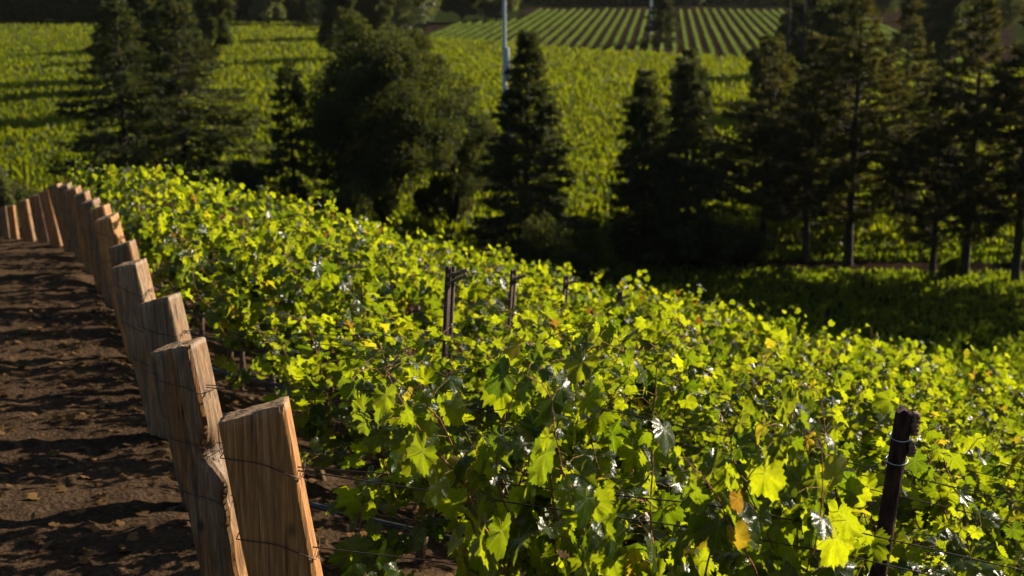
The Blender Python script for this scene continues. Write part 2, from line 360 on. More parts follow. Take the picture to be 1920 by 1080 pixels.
# ------------------------------------------------------------------ end posts
def make_post(name, top, width, depth, lean, yaw, seed, knotty=False, cut=0.05, hgt=None, ties=(0.18, 0.42, 0.7), tone=(0.5, 0.5, 0, 1)):
    """squared timber post; top = centre of its top; stands on the ground, leaning"""
    rs = np.random.RandomState(seed)
    L = 1.2
    for _ in range(8):
        bx, by = top.x - lean[0] * L, top.y - lean[1] * L
        L = top.z - hz(bx, by)
    ax = Vector((lean[0], lean[1], 1.0))
    Ls = L * ax.length; axn = ax.normalized()
    base = Vector((top.x, top.y, top.z)) - axn * Ls
    # perimeter samples of a rounded rectangle
    q = 9; per = []
    hw, hd = width / 2, depth / 2; r = 0.012
    cs = [(hw, -hd), (hw, hd), (-hw, hd), (-hw, -hd)]
    for k in range(4):
        a = np.array(cs[k - 1]); b = np.array(cs[k]); dd = (b - a) / np.linalg.norm(b - a)
        for t in np.concatenate([[0.0], np.linspace(0.06, 0.94, q)]):
            p = a + (b - a) * t
            if t == 0: p = p * (1 - r / max(hw, hd))
            per.append(p)
    per = np.array(per); K = len(per)
    nz = 56
    zz = np.linspace(-0.18, Ls, nz)
    nrm = per / np.linalg.norm(per, axis=1)[:, None]
    P = np.zeros((nz, K, 3))
    ci = np.arange(K)
    grain = fbm(ci[None] * 0.9 + seed * 7 + zz[:, None] * 0, zz[:, None] * 1.6 + seed, 3, seed) - 0.45
    big = fbm(ci[None] * 0.15 + seed, zz[:, None] * 2.5, 2, seed + 3) - 0.4
    dsp = grain * 0.012 + big * 0.008
    taper = 1 - 0.03 * (zz / Ls)[:, None, None]
    P[..., :2] = per[None] * taper + nrm[None] * dsp[..., None]
    P[..., 2] = zz[:, None]
    if knotty:   # a twisted, burled arris running down the corner towards the row
        t = (zz / Ls)[:, None]
        corner = np.exp(-(((per[:, 0] - hw) / 0.06) ** 2 + ((per[:, 1] + hd) / 0.07) ** 2))[None]
        wig = 0.045 * np.exp(-((t - 0.50) / 0.055) ** 2) - 0.052 * np.exp(-((t - 0.62) / 0.05) ** 2) + 0.03 * np.exp(-((t - 0.40) / 0.04) ** 2) + 0.012 * np.sin(t * 26) * np.clip(1 - t, 0, 1)
        P[..., 0] += corner * wig; P[..., 1] -= corner * wig * 0.5
        flut = (np.sin(ci * 2.4)[None]) * 0.006 * (per[:, 0] > hw * 0.8)[None]
        P[..., 0] += flut
        P[..., 0] -= 0.022 * np.clip((t - 0.972) / 0.01, 0, 1) * (per[:, 0] < -hw * 0.5)[None]
        crack = np.exp(-((per[:, 0] + hw * 0.25) / 0.018) ** 2)[None] * (per[:, 1] < -hd * 0.9)[None]
        P[..., 1] += crack * 0.035 * np.clip((t - 0.35) / 0.2, 0, 1)
    # slanted, slightly ragged top
    topz = cut * (P[-1, :, 0] / hw) * 0.5 + cut * 0.5 * rs.uniform(-1, 1) * (P[-1, :, 1] / hd) + rs.uniform(-0.003, 0.003, K)
    s = np.clip((zz - Ls * 0.75) / (Ls * 0.25), 0, 1)[:, None]
    P[..., 2] += s * topz[None]
    V = P.reshape(-1, 3)
    i = np.arange(nz - 1)[:, None] * K; j = np.arange(K)[None]; j2 = (j + 1) % K
    Fq = np.stack([i + j, i + j2, i + K + j2, i + K + j], -1).reshape(-1, 4)
    T = np.vstack([Fq[:, [0, 1, 2]], Fq[:, [0, 2, 3]]]); idx = [0] * len(T)
    # end grain in three rings
    last = V[-K:]; cen = last.mean(0)
    rings = [cen + (last - cen) * f + np.array([0, 0, 1]) * rs.uniform(-0.003, 0.004, (K, 1)) for f in (0.85, 0.5)]
    b0 = (nz - 1) * K; nv = len(V)
    V = np.vstack([V] + rings + [cen[None]])
    prev = b0
    for ri in range(2):
        cur = nv + ri * K
        Q = np.stack([prev + j[0], prev + j2[0], cur + j2[0], cur + j[0]], -1)
        T = np.vstack([T, Q[:, [0, 1, 2]], Q[:, [0, 2, 3]]]); idx += [1] * (2 * K); prev = cur
    T = np.vstack([T, np.stack([prev + j[0], prev + j2[0], np.full(K, len(V) - 1)], -1)]); idx += [1] * K
    R = Matrix.Rotation(yaw, 3, 'Z')
    Q = Vector((0, 0, 1)).rotation_difference(axn).to_matrix() @ R
    V = V @ np.array(Q).T
    root = empty(name, base)
    me = mesh_np('timber', V, T, [M_wood, M_end], mat_idx=idx)
    o = link('timber', me, root); o.color = tone
    # wire wrapped round the post
    for k, tz in enumerate(ties):
        z = Ls - tz
        if z < 0.15: continue
        g = Geo(); pts = []
        for a in np.linspace(0, 2 * np.pi, 41)[:-1]:
            c_, s_ = math.cos(a), math.sin(a)
            m_ = max(abs(c_) / (hw + 0.008), abs(s_) / (hd + 0.008)); p = np.array([c_ / m_, s_ / m_])
            pts.append((p[0], p[1], z - 0.10 * p[0] / hw * 0.5 + 0.012 * math.sin(a * 2 + seed)))
        pts.append(pts[0]); pts = np.array(pts)
        g.tube(pts @ np.array(Q).T, 0.0019, 5)
        # twisted tail
        tail = np.array([pts[0] + np.array([0.0, -0.004, 0]) + np.array([t * 0.006 * math.sin(9 * t), -t * 0.008, -0.03 * t]) for t in np.linspace(0, 1, 7)])
        g.tube(tail @ np.array(Q).T, 0.0016, 5)
        link('tie_wire', g.mesh('tie_wire', M_wire, True), root)
    return root, base, Ls, axn

UDIR = Vector((1, -0.25, 0)).normalized(); UANG = math.atan2(-0.25, 1)
post_spec = [  # px, py of the top, depth, width, thick, lean, yaw, label
    (476, 768, 4.4, 0.215, 0.15, (-0.14, 0.0), 0.30, 'thick squared timber post nearest the camera, orange brown face, slanting fresh-cut top'),
    (336, 646, 6.2, 0.185, 0.17, (-0.15, 0.0), 0, 'weathered post with dark crack and twisted burled corner, behind the thickest nearest post'),
    (298, 560, 7.9, 0.20, 0.19, (-0.16, 0.0), 0.05, 'grey brown post with deep grooves down its right side, behind the cracked burled post'),
    (240, 494, 9.7, 0.20, 0.18, (-0.17, 0.0), 0, 'pale grey post with flat top and small knot, fourth from the camera'),
    (228, 457, 11.5, 0.19, 0.18, (-0.17, 0.0), 0.2, 'dark topped post just behind the pale flat-topped fourth post'),
    (198, 407, 13.2, 0.19, 0.18, (-0.18, 0.0), 0, 'post with bright orange sunlit side, sixth from the camera'),
    (186, 388, 15.0, 0.18, 0.18, (-0.18, 0.0), 0.1, 'brown post right behind the one with the orange sunlit side'),
    (168, 376, 16.8, 0.18, 0.18, (-0.18, 0.0), 0, 'grey post eighth in the receding line of end posts'),
    (152, 362, 18.6, 0.18, 0.18, (-0.18, 0.0), 0.15, 'slim looking brown post ninth in the receding line of end posts'),
    (136, 353, 20.4, 0.18, 0.18, (-0.18, 0.0), 0, 'brown post tenth in the receding line, next before the tallest looking pair'),
    (120, 347, 22.2, 0.19, 0.18, (-0.19, 0.0), 0.1, 'post at the highest point of the receding line, right one of two'),
    (102, 346, 23.9, 0.20, 0.18, (-0.19, 0.0), 0, 'post at the highest point of the receding line, left one of two'),
    (84, 358, 24.7, 0.19, 0.18, (-0.15, 0.0), 0.2, 'first post left of the top of the line, where the posts turn left'),
    (66, 366, 25.3, 0.19, 0.18, (-0.13, 0.0), 0.3, 'second post left of the top of the line, beside the dark hedge'),
    (42, 376, 25.7, 0.19, 0.16, (-0.10, 0.0), 0.3, 'lone standing post with sunlit right edge near the left picture edge'),
    (20, 386, 26.2, 0.13, 0.13, (-0.05, 0.0), 0.2, 'narrow post with a bright edge between the lone post and picture edge'),
    (5, 389, 26.5, 0.13, 0.13, (-0.05, 0.0), 0.4, 'narrow post cut by the left edge of the picture'),
]
posts = []
for i, (px, py, d, wd, th, ln, yw, lab) in enumerate(post_spec):
    root, base, Ls, axn = make_post('end_post', W(px, py, d), wd, th, ln, UANG + yw, 11 + i * 5, knotty=(i == 1), cut=[0.028, 0.02, 0.03, 0.015][i % 4],
                                    ties=(0.16, 0.43, 0.68) if i < 8 else (0.2, 0.5), tone=([0.12, 0.62, 0.75, 0.7, 0.6, 0.1] + [0.3, 0.6, 0.45] * 5)[i:i+1] + [([0.56, 0.46, 0.48, 0.6, 0.45, 0.65] + [0.55, 0.48, 0.5] * 5)[i], 0, 1])
    tag(root, lab, 'post', 'timber end posts of the vine rows')
    posts.append((base, Ls, axn))
NR = 12   # rows, one per post of the receding line
# splintered cap on the second post
bp, Lp, ap = posts[1]

# ------------------------------------------------------------------ vine leaves
def leaf_template(npts=40, rings=2, bend=0.3, fold=0.25, seed=0):
    rs = np.random.RandomState(seed)
    ph = np.radians(np.linspace(-166, 166, npts))
    a = np.abs(np.degrees(ph))
    key = [0, 12, 28, 48, 62, 80, 104, 128, 152, 166]
    rad = [1.0, 0.92, 0.72, 0.88, 0.80, 0.64, 0.76, 0.70, 0.56, 0.30]
    r = np.interp(a, key, rad)
    if npts > 20: r = r * (1 + 0.065 * np.where(np.arange(npts) % 2, 1, -1)) * rs.uniform(0.95, 1.05, npts)
    out = np.stack([np.sin(ph) * r, np.cos(ph) * r], -1)
    P = [np.zeros((1, 2))]
    for k in range(rings): P.append(out * ((k + 1) / rings))
    P = np.vstack(P); n = npts
    F = [(0, 1 + j + 1, 1 + j) for j in range(n - 1)]
    for k in range(rings - 1):
        a0 = 1 + k * n; b0 = 1 + (k + 1) * n
        for j in range(n - 1): F += [(a0 + j, a0 + j + 1, b0 + j + 1), (a0 + j, b0 + j + 1, b0 + j)]
    x, y = P[:, 0], P[:, 1]; rr = np.hypot(x, y)
    z = fold * np.abs(x) - bend * rr ** 2 + 0.11 * np.sin(np.arctan2(x, y) * 6 + seed) * rr ** 2 + 0.05 * np.sin(x * 9 + seed) * np.cos(y * 8) - 0.12 * (np.abs(x) ** 3)
    return np.stack([x, y, z], -1), np.array(F), np.stack([x, y, 0 * x], -1)
TEMPL_HI = [leaf_template(40, 2, b, f, s) for s, (b, f) in enumerate([(0.25, 0.15), (0.40, 0.30), (0.10, 0.40), (0.5, 0.05), (0.3, 0.5)])]
TEMPL_LO = [leaf_template(15, 1, b, f, s) for s, (b, f) in enumerate([(0.25, 0.15), (0.45, 0.3), (0.1, 0.4)])]
def place_leaves(pos, nrm, tip, size, rnd, templates, rs):
    Vs, Fs, Rn, Lp = [], [], [], []; off = 0
    nrm = nrm / np.linalg.norm(nrm, axis=1)[:, None]
    tip = tip - (tip * nrm).sum(1)[:, None] * nrm; tip /= np.linalg.norm(tip, axis=1)[:, None] + 1e-9
    sd = np.cross(tip, nrm)
    ti = rs.randint(0, len(templates), len(pos))
    for k, (TV, TF, TL) in enumerate(templates):
        sel = np.where(ti == k)[0]
        if not len(sel): continue
        m = len(TV)
        v = pos[sel][:, None] + size[sel][:, None, None] * (TV[None, :, 0:1] * sd[sel][:, None] + TV[None, :, 1:2] * tip[sel][:, None] + TV[None, :, 2:3] * nrm[sel][:, None])
        Vs.append(v.reshape(-1, 3)); Fs.append((TF[None] + (np.arange(len(sel)) * m)[:, None, None] + off).reshape(-1, 3))
        Rn.append(np.repeat(rnd[sel], m)); Lp.append(np.tile(TL, (len(sel), 1)) + np.stack([np.zeros(len(sel) * m)] * 3, -1)); off += m * len(sel)
    return np.vstack(Vs), np.vstack(Fs), np.concatenate(Rn), np.vstack(Lp)

ROWSLOPE = -0.16
def vine_meshes(seed, hi=True, nsh=16, top=1.85, low=0.60, spread=0.22, lsz=0.068, half=0.72, dens=1.0):
    """returns meshes (trunk, branch, foliage) of one grapevine; x runs along its row"""
    rs = np.random.RandomState(seed)
    g = Geo()
    zc = 0.82
    tp = [(0, 0, -0.1), (0.03 * rs.randn(), 0.02 * rs.randn(), 0.2), (0.04 * rs.randn(), 0.03 * rs.randn(), 0.5), (0.02, 0, zc)]
    tp = np.array(tp); t = np.linspace(0, 3, 12); tp = np.stack([np.interp(t, np.arange(4), tp[:, c]) for c in range(3)], -1)
    g.tube(tp, np.linspace(0.034, 0.024, 12) * (1 + 0.15 * rs.randn(12)), 7)
    for s in (-1, 1):
        xsn = np.linspace(0, s * half, 8)
        g.tube(np.stack([xsn, 0.015 * rs.randn(8), zc + xsn * ROWSLOPE + 0.015 * rs.randn(8)], -1), np.linspace(0.022, 0.012, 8), 6)
    trunk = g.mesh('trunk', M_vinebark, True)
    gs = Geo(); gp = Geo()
    pos, nr, tipv, sz = [], [], [], []
    for k in range(nsh):
        x0 = -half + (k + rs.uniform(0.1, 0.9)) * 2 * half / nsh
        hgt = (top - zc) * rs.uniform(0.62, 1.05)
        side = rs.choice([-1, 1]); n = int(hgt / 0.06) + 4
        stray = rs.rand() < (0.045 if hi else 0.0)
        hang = (not stray) and rs.rand() < 0.22
        p = np.array([x0, 0.02 * side, zc + x0 * ROWSLOPE]); dr = np.array([rs.uniform(-0.3, 0.3), side * rs.uniform(0.1, 0.6), 1.0])
        if stray: n += 5; dr[1] *= 0.3
        if hang: dr = np.array([rs.uniform(-0.5, 0.5), side * 1.0, 0.7])
        P = [p.copy()]
        for q in range(n):
            dr = dr / np.linalg.norm(dr)
            p = p + dr * 0.06; P.append(p.copy())
            dr = dr + rs.randn(3) * 0.13
            over = abs(p[1]) - spread
            if over > 0: dr[1] -= np.sign(p[1]) * over * 1.2
            if p[2] > top + x0 * ROWSLOPE - 0.1 and not stray: dr[2] -= 0.5; dr[1] += 0.25 * side; dr[0] += 0.1 * rs.randn()
            if hang: dr[2] -= 0.11
            if p[2] < low: break
        P = np.array(P)
        gs.tube(P, np.linspace(0.0048, 0.0016, len(P)), 5)
        for q in range(1, len(P)):
            fr = q / len(P)
            m = rs.choice([1, 2, 3], p=[0.34, 0.42, 0.24] if hi else [0.22, 0.42, 0.36])
            m = m if rs.rand() < dens else 0
            for _ in range(m):
                a = rs.uniform(0, 2 * np.pi); o_ = np.array([math.cos(a), math.sin(a) * 1.3, rs.uniform(-0.2, 0.5)])
                pl = rs.uniform(0.04, 0.12)
                pp = P[q] + o_ * pl
                if hi:
                    mid = (P[q] + pp) / 2 + np.array([0, 0, 0.012]); gp.tube(np.array([P[q], mid, pp]), 0.0011, 3)
                outw = np.array([0.3 * rs.randn(), np.sign(pp[1] + 0.02 * rs.randn()) * rs.uniform(0.3, 1.1), rs.uniform(0.0, 1.0)])
                pos.append(pp); nr.append(outw + rs.randn(3) * 0.55)
                tipv.append(o_ * 0.7 + np.array([0, 0, -0.75]) + rs.randn(3) * 0.5)
                sz.append(lsz * rs.uniform(0.65, 1.35) * (1.0 if fr < 0.72 else (1.25 - fr) * 1.6))
    # leaves hanging low round the cordon, on short side shoots
    nl = int(46 * dens)
    xl = rs.uniform(-half, half, nl); sl = rs.choice([-1, 1], nl)
    for a_, s_ in zip(xl, sl):
        pos.append(np.array([a_, s_ * rs.uniform(0.03, spread), low + a_ * ROWSLOPE + rs.uniform(0, 0.45)]))
        nr.append(np.array([0.3 * rs.randn(), s_ * 1.0, 0.4]) + rs.randn(3) * 0.5); tipv.append(np.array([0, s_ * 0.3, -1.0]) + rs.randn(3) * 0.4); sz.append(lsz * rs.uniform(0.6, 1.25))
    pos = np.array(pos); nr = np.array(nr); tipv = np.array(tipv); sz = np.array(sz); rnd = rs.rand(len(pos))
    # young shoots at the top are yellower
    rnd = np.where(rnd > 0.955, rnd, rnd * 0.95)
    V, F, Rn, Lp = place_leaves(pos, nr, tipv, sz, rnd, TEMPL_HI if hi else TEMPL_LO, rs)
    mi = np.zeros(len(F), int)
    if gp.n:
        pv = np.vstack(gp.v); pf = np.vstack(gp.f); T = np.vstack([pf[:, [0, 1, 2]], pf[:, [0, 2, 3]]])
        T = T[(T[:, 0] != T[:, 1]) & (T[:, 1] != T[:, 2]) & (T[:, 0] != T[:, 2])]
        F = np.vstack([F, T + len(V)]); V = np.vstack([V, pv]); Rn = np.concatenate([Rn, np.zeros(len(pv))]); Lp = np.vstack([Lp, np.zeros((len(pv), 3))])
        mi = np.concatenate([mi, np.ones(len(T), int)])
    fol = mesh_np('foliage', V, F, [M_vine, M_petiole], {'rnd': Rn, 'lp': Lp}, mat_idx=mi, smooth=True)
    br = gs.mesh('branch', M_cane, True); pt = None
    return trunk, br, fol, pt, len(pos)

def vine_proto(args):
    trunk, br, fol, pt, n = vine_meshes(**args)
    root = empty('grapevine')
    link('trunk', trunk, root); link('branch', br, root); f = link('foliage', fol, root)
    if pt: link('leaf_stalk', pt, root)
    root['_n'] = n
    return root
HI = [dict(seed=100 + k, hi=True, nsh=20 + k % 3, top=1.60 + 0.05 * (k % 3), lsz=0.067) for k in range(8)]
LO = [dict(seed=200 + k, hi=False, nsh=20, top=1.62 + 0.05 * (k % 3), lsz=0.069, half=0.75) for k in range(7)]
SHORT = [dict(seed=300 + k, hi=True, nsh=11, top=1.05, low=0.45, dens=0.9, lsz=0.078) for k in range(2)]
protos = {}
def get_vine(kind, k):
    key = (kind, k)
    src = {'hi': HI, 'lo': LO, 'short': SHORT}[kind]
    if key not in protos:
        protos[key] = vine_proto(src[k]); return protos[key]
    return copy_tree(protos[key])
ordn = ['first', 'second', 'third', 'fourth', 'fifth', 'sixth', 'seventh', 'eighth', 'ninth', 'tenth', 'eleventh', 'twelfth', 'thirteenth', 'fourteenth', 'fifteenth', 'sixteenth', 'seventeenth', 'eighteenth']
rowname = ['nearest row, behind the thick orange brown post', 'row of the cracked burled post', 'row of the deeply grooved post', 'row of the pale flat-topped post'] + \
          ['%s row counted from the camera' % ordn[i] for i in range(4, 12)]
rng = random.Random(5)
row_line = []
for i in range(NR):
    b, Ls, ax = posts[i]
    top = b + ax * Ls
    start = Vector((b.x, b.y, 0))
    row_line.append(start)
def row_pt(i, s):
    p = row_line[i] + UDIR * s
    return Vector((p.x, p.y, hz(p.x, p.y)))
def proj(v):
    dep = v.y * CT - v.z * ST; yc = v.y * ST + v.z * CT
    return 960 + FPX * v.x / dep, 540 - FPX * yc / dep
STAKES = [(1, 1697, 768, 1200), (3, 845, 500, 625), (4, 963, 506, 640), (5, 1062, 517, 560), (6, 1163, 546, 575)]
def row_s_for_px(i, px):
    """distance along row i where it crosses the vertical plane through photo column px"""
    k = (px - 960) / FPX
    lo, hi_ = -2.0, 40.0
    for _ in range(40):
        m = (lo + hi_) / 2; p = row_pt(i, m); d = p.y * CT - (p.z + 1.2) * ST
        if p.x / d < k: lo = m
        else: hi_ = m
    return lo
nv = 0
for i in range(NR):
    s_end = row_s_for_px(i, 1990) + 0.5
    s = [1.10, 1.40, 1.26, 1.14][i] if i < 4 else 1.05 + rng.uniform(-0.1, 0.1)
    j = 0
    while s < s_end:
        p = row_pt(i, s)
        kind = 'hi' if i < 6 else 'lo'
        pass
        kk = rng.randrange(len({'hi': HI, 'lo': LO, 'short': SHORT}[kind]))
        # vines in front of a stake the photo shows clear are shorter, or the gap is left open
        zmax = 9.0; skip = False
        for (ri, spx, sy0, sy1) in STAKES:
            if i == 0 and j == 0 and ri == 1: continue
            if not (ri - 3 <= i < ri or (i == ri and ri == 3)): continue
            L_ = proj(p - UDIR * 0.62)[0]; R_ = proj(p + UDIR * 0.62)[0]
            mg = 60 if ri == 1 else (15 if i else -60)
            if L_ - mg < spx < R_ + mg:
                py_t = proj(p + Vector((0, 0, 1.68)))[1]; py_b = proj(p)[1]
                want = sy1 - (40 if i == ri else 0)
                if ri == 1: want = 1150
                if py_t < want: zmax = min(zmax, (py_b - want) / (py_b - py_t))
        if zmax < 0.42 or (i == 0 and j > 0 and abs(proj(p)[0] - 1697) < 420): s += 1.17; j += 1; continue
        if zmax < 0.7 and i < 6: kind = 'short'; kk = rng.randrange(2); zmax *= 1.55
        v = get_vine(kind, kk)
        v.location = p; v.rotation_euler = (0, 0, UANG + rng.uniform(-0.03, 0.03))
        zs = rng.uniform(0.94, 1.05) * (1.0 if i < 6 else 1.06)
        if 0 < i < 5 and proj(p)[0] > 1250: zs *= 0.92
        if i == 0 and j == 0: zs = 1.06
        zs = zs
        zs = min(zs, zmax)
        v.scale = (0.82 if (i == 0 and j == 0) else 1.0, rng.choice([-1, 1]) * rng.uniform(0.95, 1.2), zs)
        if '_n' in v: del v['_n']
        lab = 'leafy grapevine, %s from the post in the %s' % (ordn[j], rowname[i])
        tag(v, lab, 'grapevine', 'grapevines of the near slope')
        nv += 1; j += 1; s += rng.uniform(1.12, 1.22)
print('vines', nv)

# ------------------------------------------------------------------ trellis wires, hoses, stakes
def along(i, s, z): p = row_pt(i, s); return np.array([p.x, p.y, p.z + z])
for i in range(NR):
    b, Ls, ax = posts[i]
    send = row_s_for_px(i, 1990) + 1.0
    root = empty('wire_trellis', (0, 0, 0))
    tag(root, 'rusty trellis wires stretched along the %s' % rowname[i], 'wires', 'trellis wires of the near slope')
    for k, (zt, zr, off) in enumerate([(0.16, 1.36, 0.02), (0.17, 1.30, -0.05), (0.43, 0.98, 0.03), (0.68, 0.72, 0.0)] if i < 7 else [(0.16, 1.3, 0.02), (0.43, 0.95, 0.0)]):
        a0 = b + ax * (Ls - zt)
        pts = []; n = int(send / 0.5) + 3
        for q in range(n):
            s = q / (n - 1) * send
            p = along(i, s, zr - 0.012 * abs(math.sin(s * 1.1 + k)))
            p[1] += off
            f = min(1, s / 1.6); f = f * f * (3 - 2 * f)
            z0 = a0.z + ROWSLOPE * s
            p[2] = z0 * (1 - f) + p[2] * f
            if q == 0: p = np.array(a0) + np.array([0.08, -0.02, -0.02])
            pts.append(p)
        g = Geo(); g.tube(pts, 0.0024, 5)
        link('wire', g.mesh('wire', M_wire, True), root)
    if i < 8:   # drip hose hung low along the row
        g = Geo(); pts = []; n = int(send / 0.3) + 3
        for q in range(n):
            s = 0.15 + q / (n - 1) * send
            p = along(i, s, 0.64 - 0.02 * abs(math.sin(s * 2.6))); p[1] -= 0.05; pts.append(p)
        g.tube(pts, 0.0145, 8)
        tag(link('drip_hose', g.mesh('drip_hose', M_hose, True)), 'black irrigation hose hung low along the %s' % rowname[i], 'hose', 'irrigation hoses of the near slope')

def stake_at(i, px, py, wd, label, metal):
    s = row_s_for_px(i, px); p = row_pt(i, s)
    d = p.y * CT - (p.z + 1.6) * ST
    t = W(px, py, d); H = t.z - p.z
    tx = t.x - p.x
    p.y -= 0.34 if metal else 0.66
    for _ in range(3):
        d = p.y * CT - (p.z + 1.6) * ST; t = W(px, py, d); t = t * (p.y / t.y); H = t.z - p.z; p.x = t.x
    root = empty('vine_stake', p)
    tag(root, label, 'stake', 'intermediate stakes standing in the vines')
    g = Geo(); rs = np.random.RandomState(i * 7 + 3); lean = 0.055
    if metal:
        for (ox, oy, wx, wy) in ((-wd * 0.22, 0, wd * 0.42, 0.008), (wd * 0.26, 0, wd * 0.34, 0.008), (0.0, 0.016, 0.010, 0.026)):
            n = 2
            V = []
            for z in (-0.15, H):
                for a, b_ in ((-1, -1), (1, -1), (1, 1), (-1, 1)): V.append((ox + a * wx / 2 + tx * 0 + lean * (z - H), oy + b_ * wy / 2, z))
            g.add(V, [(0, 1, 5, 4), (1, 2, 6, 5), (2, 3, 7, 6), (3, 0, 4, 7), (0, 3, 2, 1), (4, 5, 6, 7)])
        link('shaft', g.mesh('shaft', M_rust), root)
        for k, (zz_, a_) in enumerate(((0.035, 0.32), (0.075, 0.45)) if wd > 0.07 else ((0.05, 0.3),)):
            g = Geo(); R = Matrix.Rotation(-a_, 3, 'Y')
            nb = 8; L_ = 0.12 if wd > 0.07 else 0.09
            for q in range(nb): g.box(np.array([0.04, -0.022, H - zz_ - 0.002]) + np.array(R @ Vector(((q / (nb - 1) - 0.5) * L_, 0, 0))), (L_ / nb * 1.02, 0.018 + 0.004 * rs.rand(), 0.02 + 0.006 * rs.rand()), np.array(R))
            link('crosspiece', g.mesh('crosspiece', M_chip_dapple), root)
    else:
        n = 34; z = np.linspace(-0.15, H, n); k = 10; ph = np.arange(k) / k * 2 * np.pi
        r = wd / 2 * (1 + 0.10 * (fbm(z[:, None] * 5, ph[None] * 2, 3, 4) - 0.45) * 2)
        V = np.stack([r * np.cos(ph)[None] + lean * 1.6 * (z[:, None] - H), r * np.sin(ph)[None] * 0.8, np.broadcast_to(z[:, None], (n, k)) + 0.0], -1)
        V[-1, :, 2] += rs.uniform(-0.012, 0.012, k); V = V.reshape(-1, 3)
        ii = np.arange(n - 1)[:, None] * k; j = np.arange(k)[None]; j2 = (j + 1) % k
        g.add(V, np.stack([ii + j, ii + j2, ii + k + j2, ii + k + j], -1).reshape(-1, 4))
        tp = V[-k:]; g.add(np.vstack([tp, tp.mean(0)[None] - [0, 0, 0.004]]), np.stack([np.arange(k), (np.arange(k) + 1) % k, np.full(k, k), np.full(k, k)], -1))
        link('shaft', g.mesh('shaft', M_stake, True), root)
        for (z_, h_, y_) in ((0.05, 0.075, 0.0), (0.135, 0.055, -0.004)):     # dappled sun on the right side, built as raised pale boxes
            g = Geo(); zc = H - z_
            for q in range(5): g.box((wd / 2 + 0.008 + lean * 1.6 * (zc - H) + 0.002 * rs.randn(), y_, zc + (q - 2) * h_ / 5), (0.020 + 0.005 * rs.rand(), 0.035 + 0.004 * rs.rand(), h_ / 5 * 1.06))
            link('sun_dapple', g.mesh('sun_dapple', M_chip_dapple), root)
        for z_ in (0.095, 0.18, 0.62):
            g = Geo(); a = np.linspace(0, 2 * np.pi, 19)
            g.tube(np.stack([(wd / 2 + 0.006) * np.cos(a) + lean * 1.6 * (-z_), (wd / 2 * 0.8 + 0.006) * np.sin(a), H - z_ + 0.010 * np.sin(a)], -1), 0.002, 5)
            link('tie_wire', g.mesh('tie_wire', M_galv, True), root)
    return root
stake_at(1, 1697, 768, 0.062, 'dark wooden stake with modelled pale sun dapples and wire loops near its top, right foreground', False)
stake_at(3, 845, 500, 0.075, 'dark metal stake with two tilted wooden crosspieces, left of the others', True)
stake_at(4, 963, 506, 0.055, 'second dark metal stake from the left, long shaft showing in the gap', True)
stake_at(5, 1062, 517, 0.055, 'third dark metal stake from the left, only its top clear of leaves', True)
stake_at(6, 1163, 546, 0.055, 'fourth and farthest metal stake from the left, barely above the leaves', True)

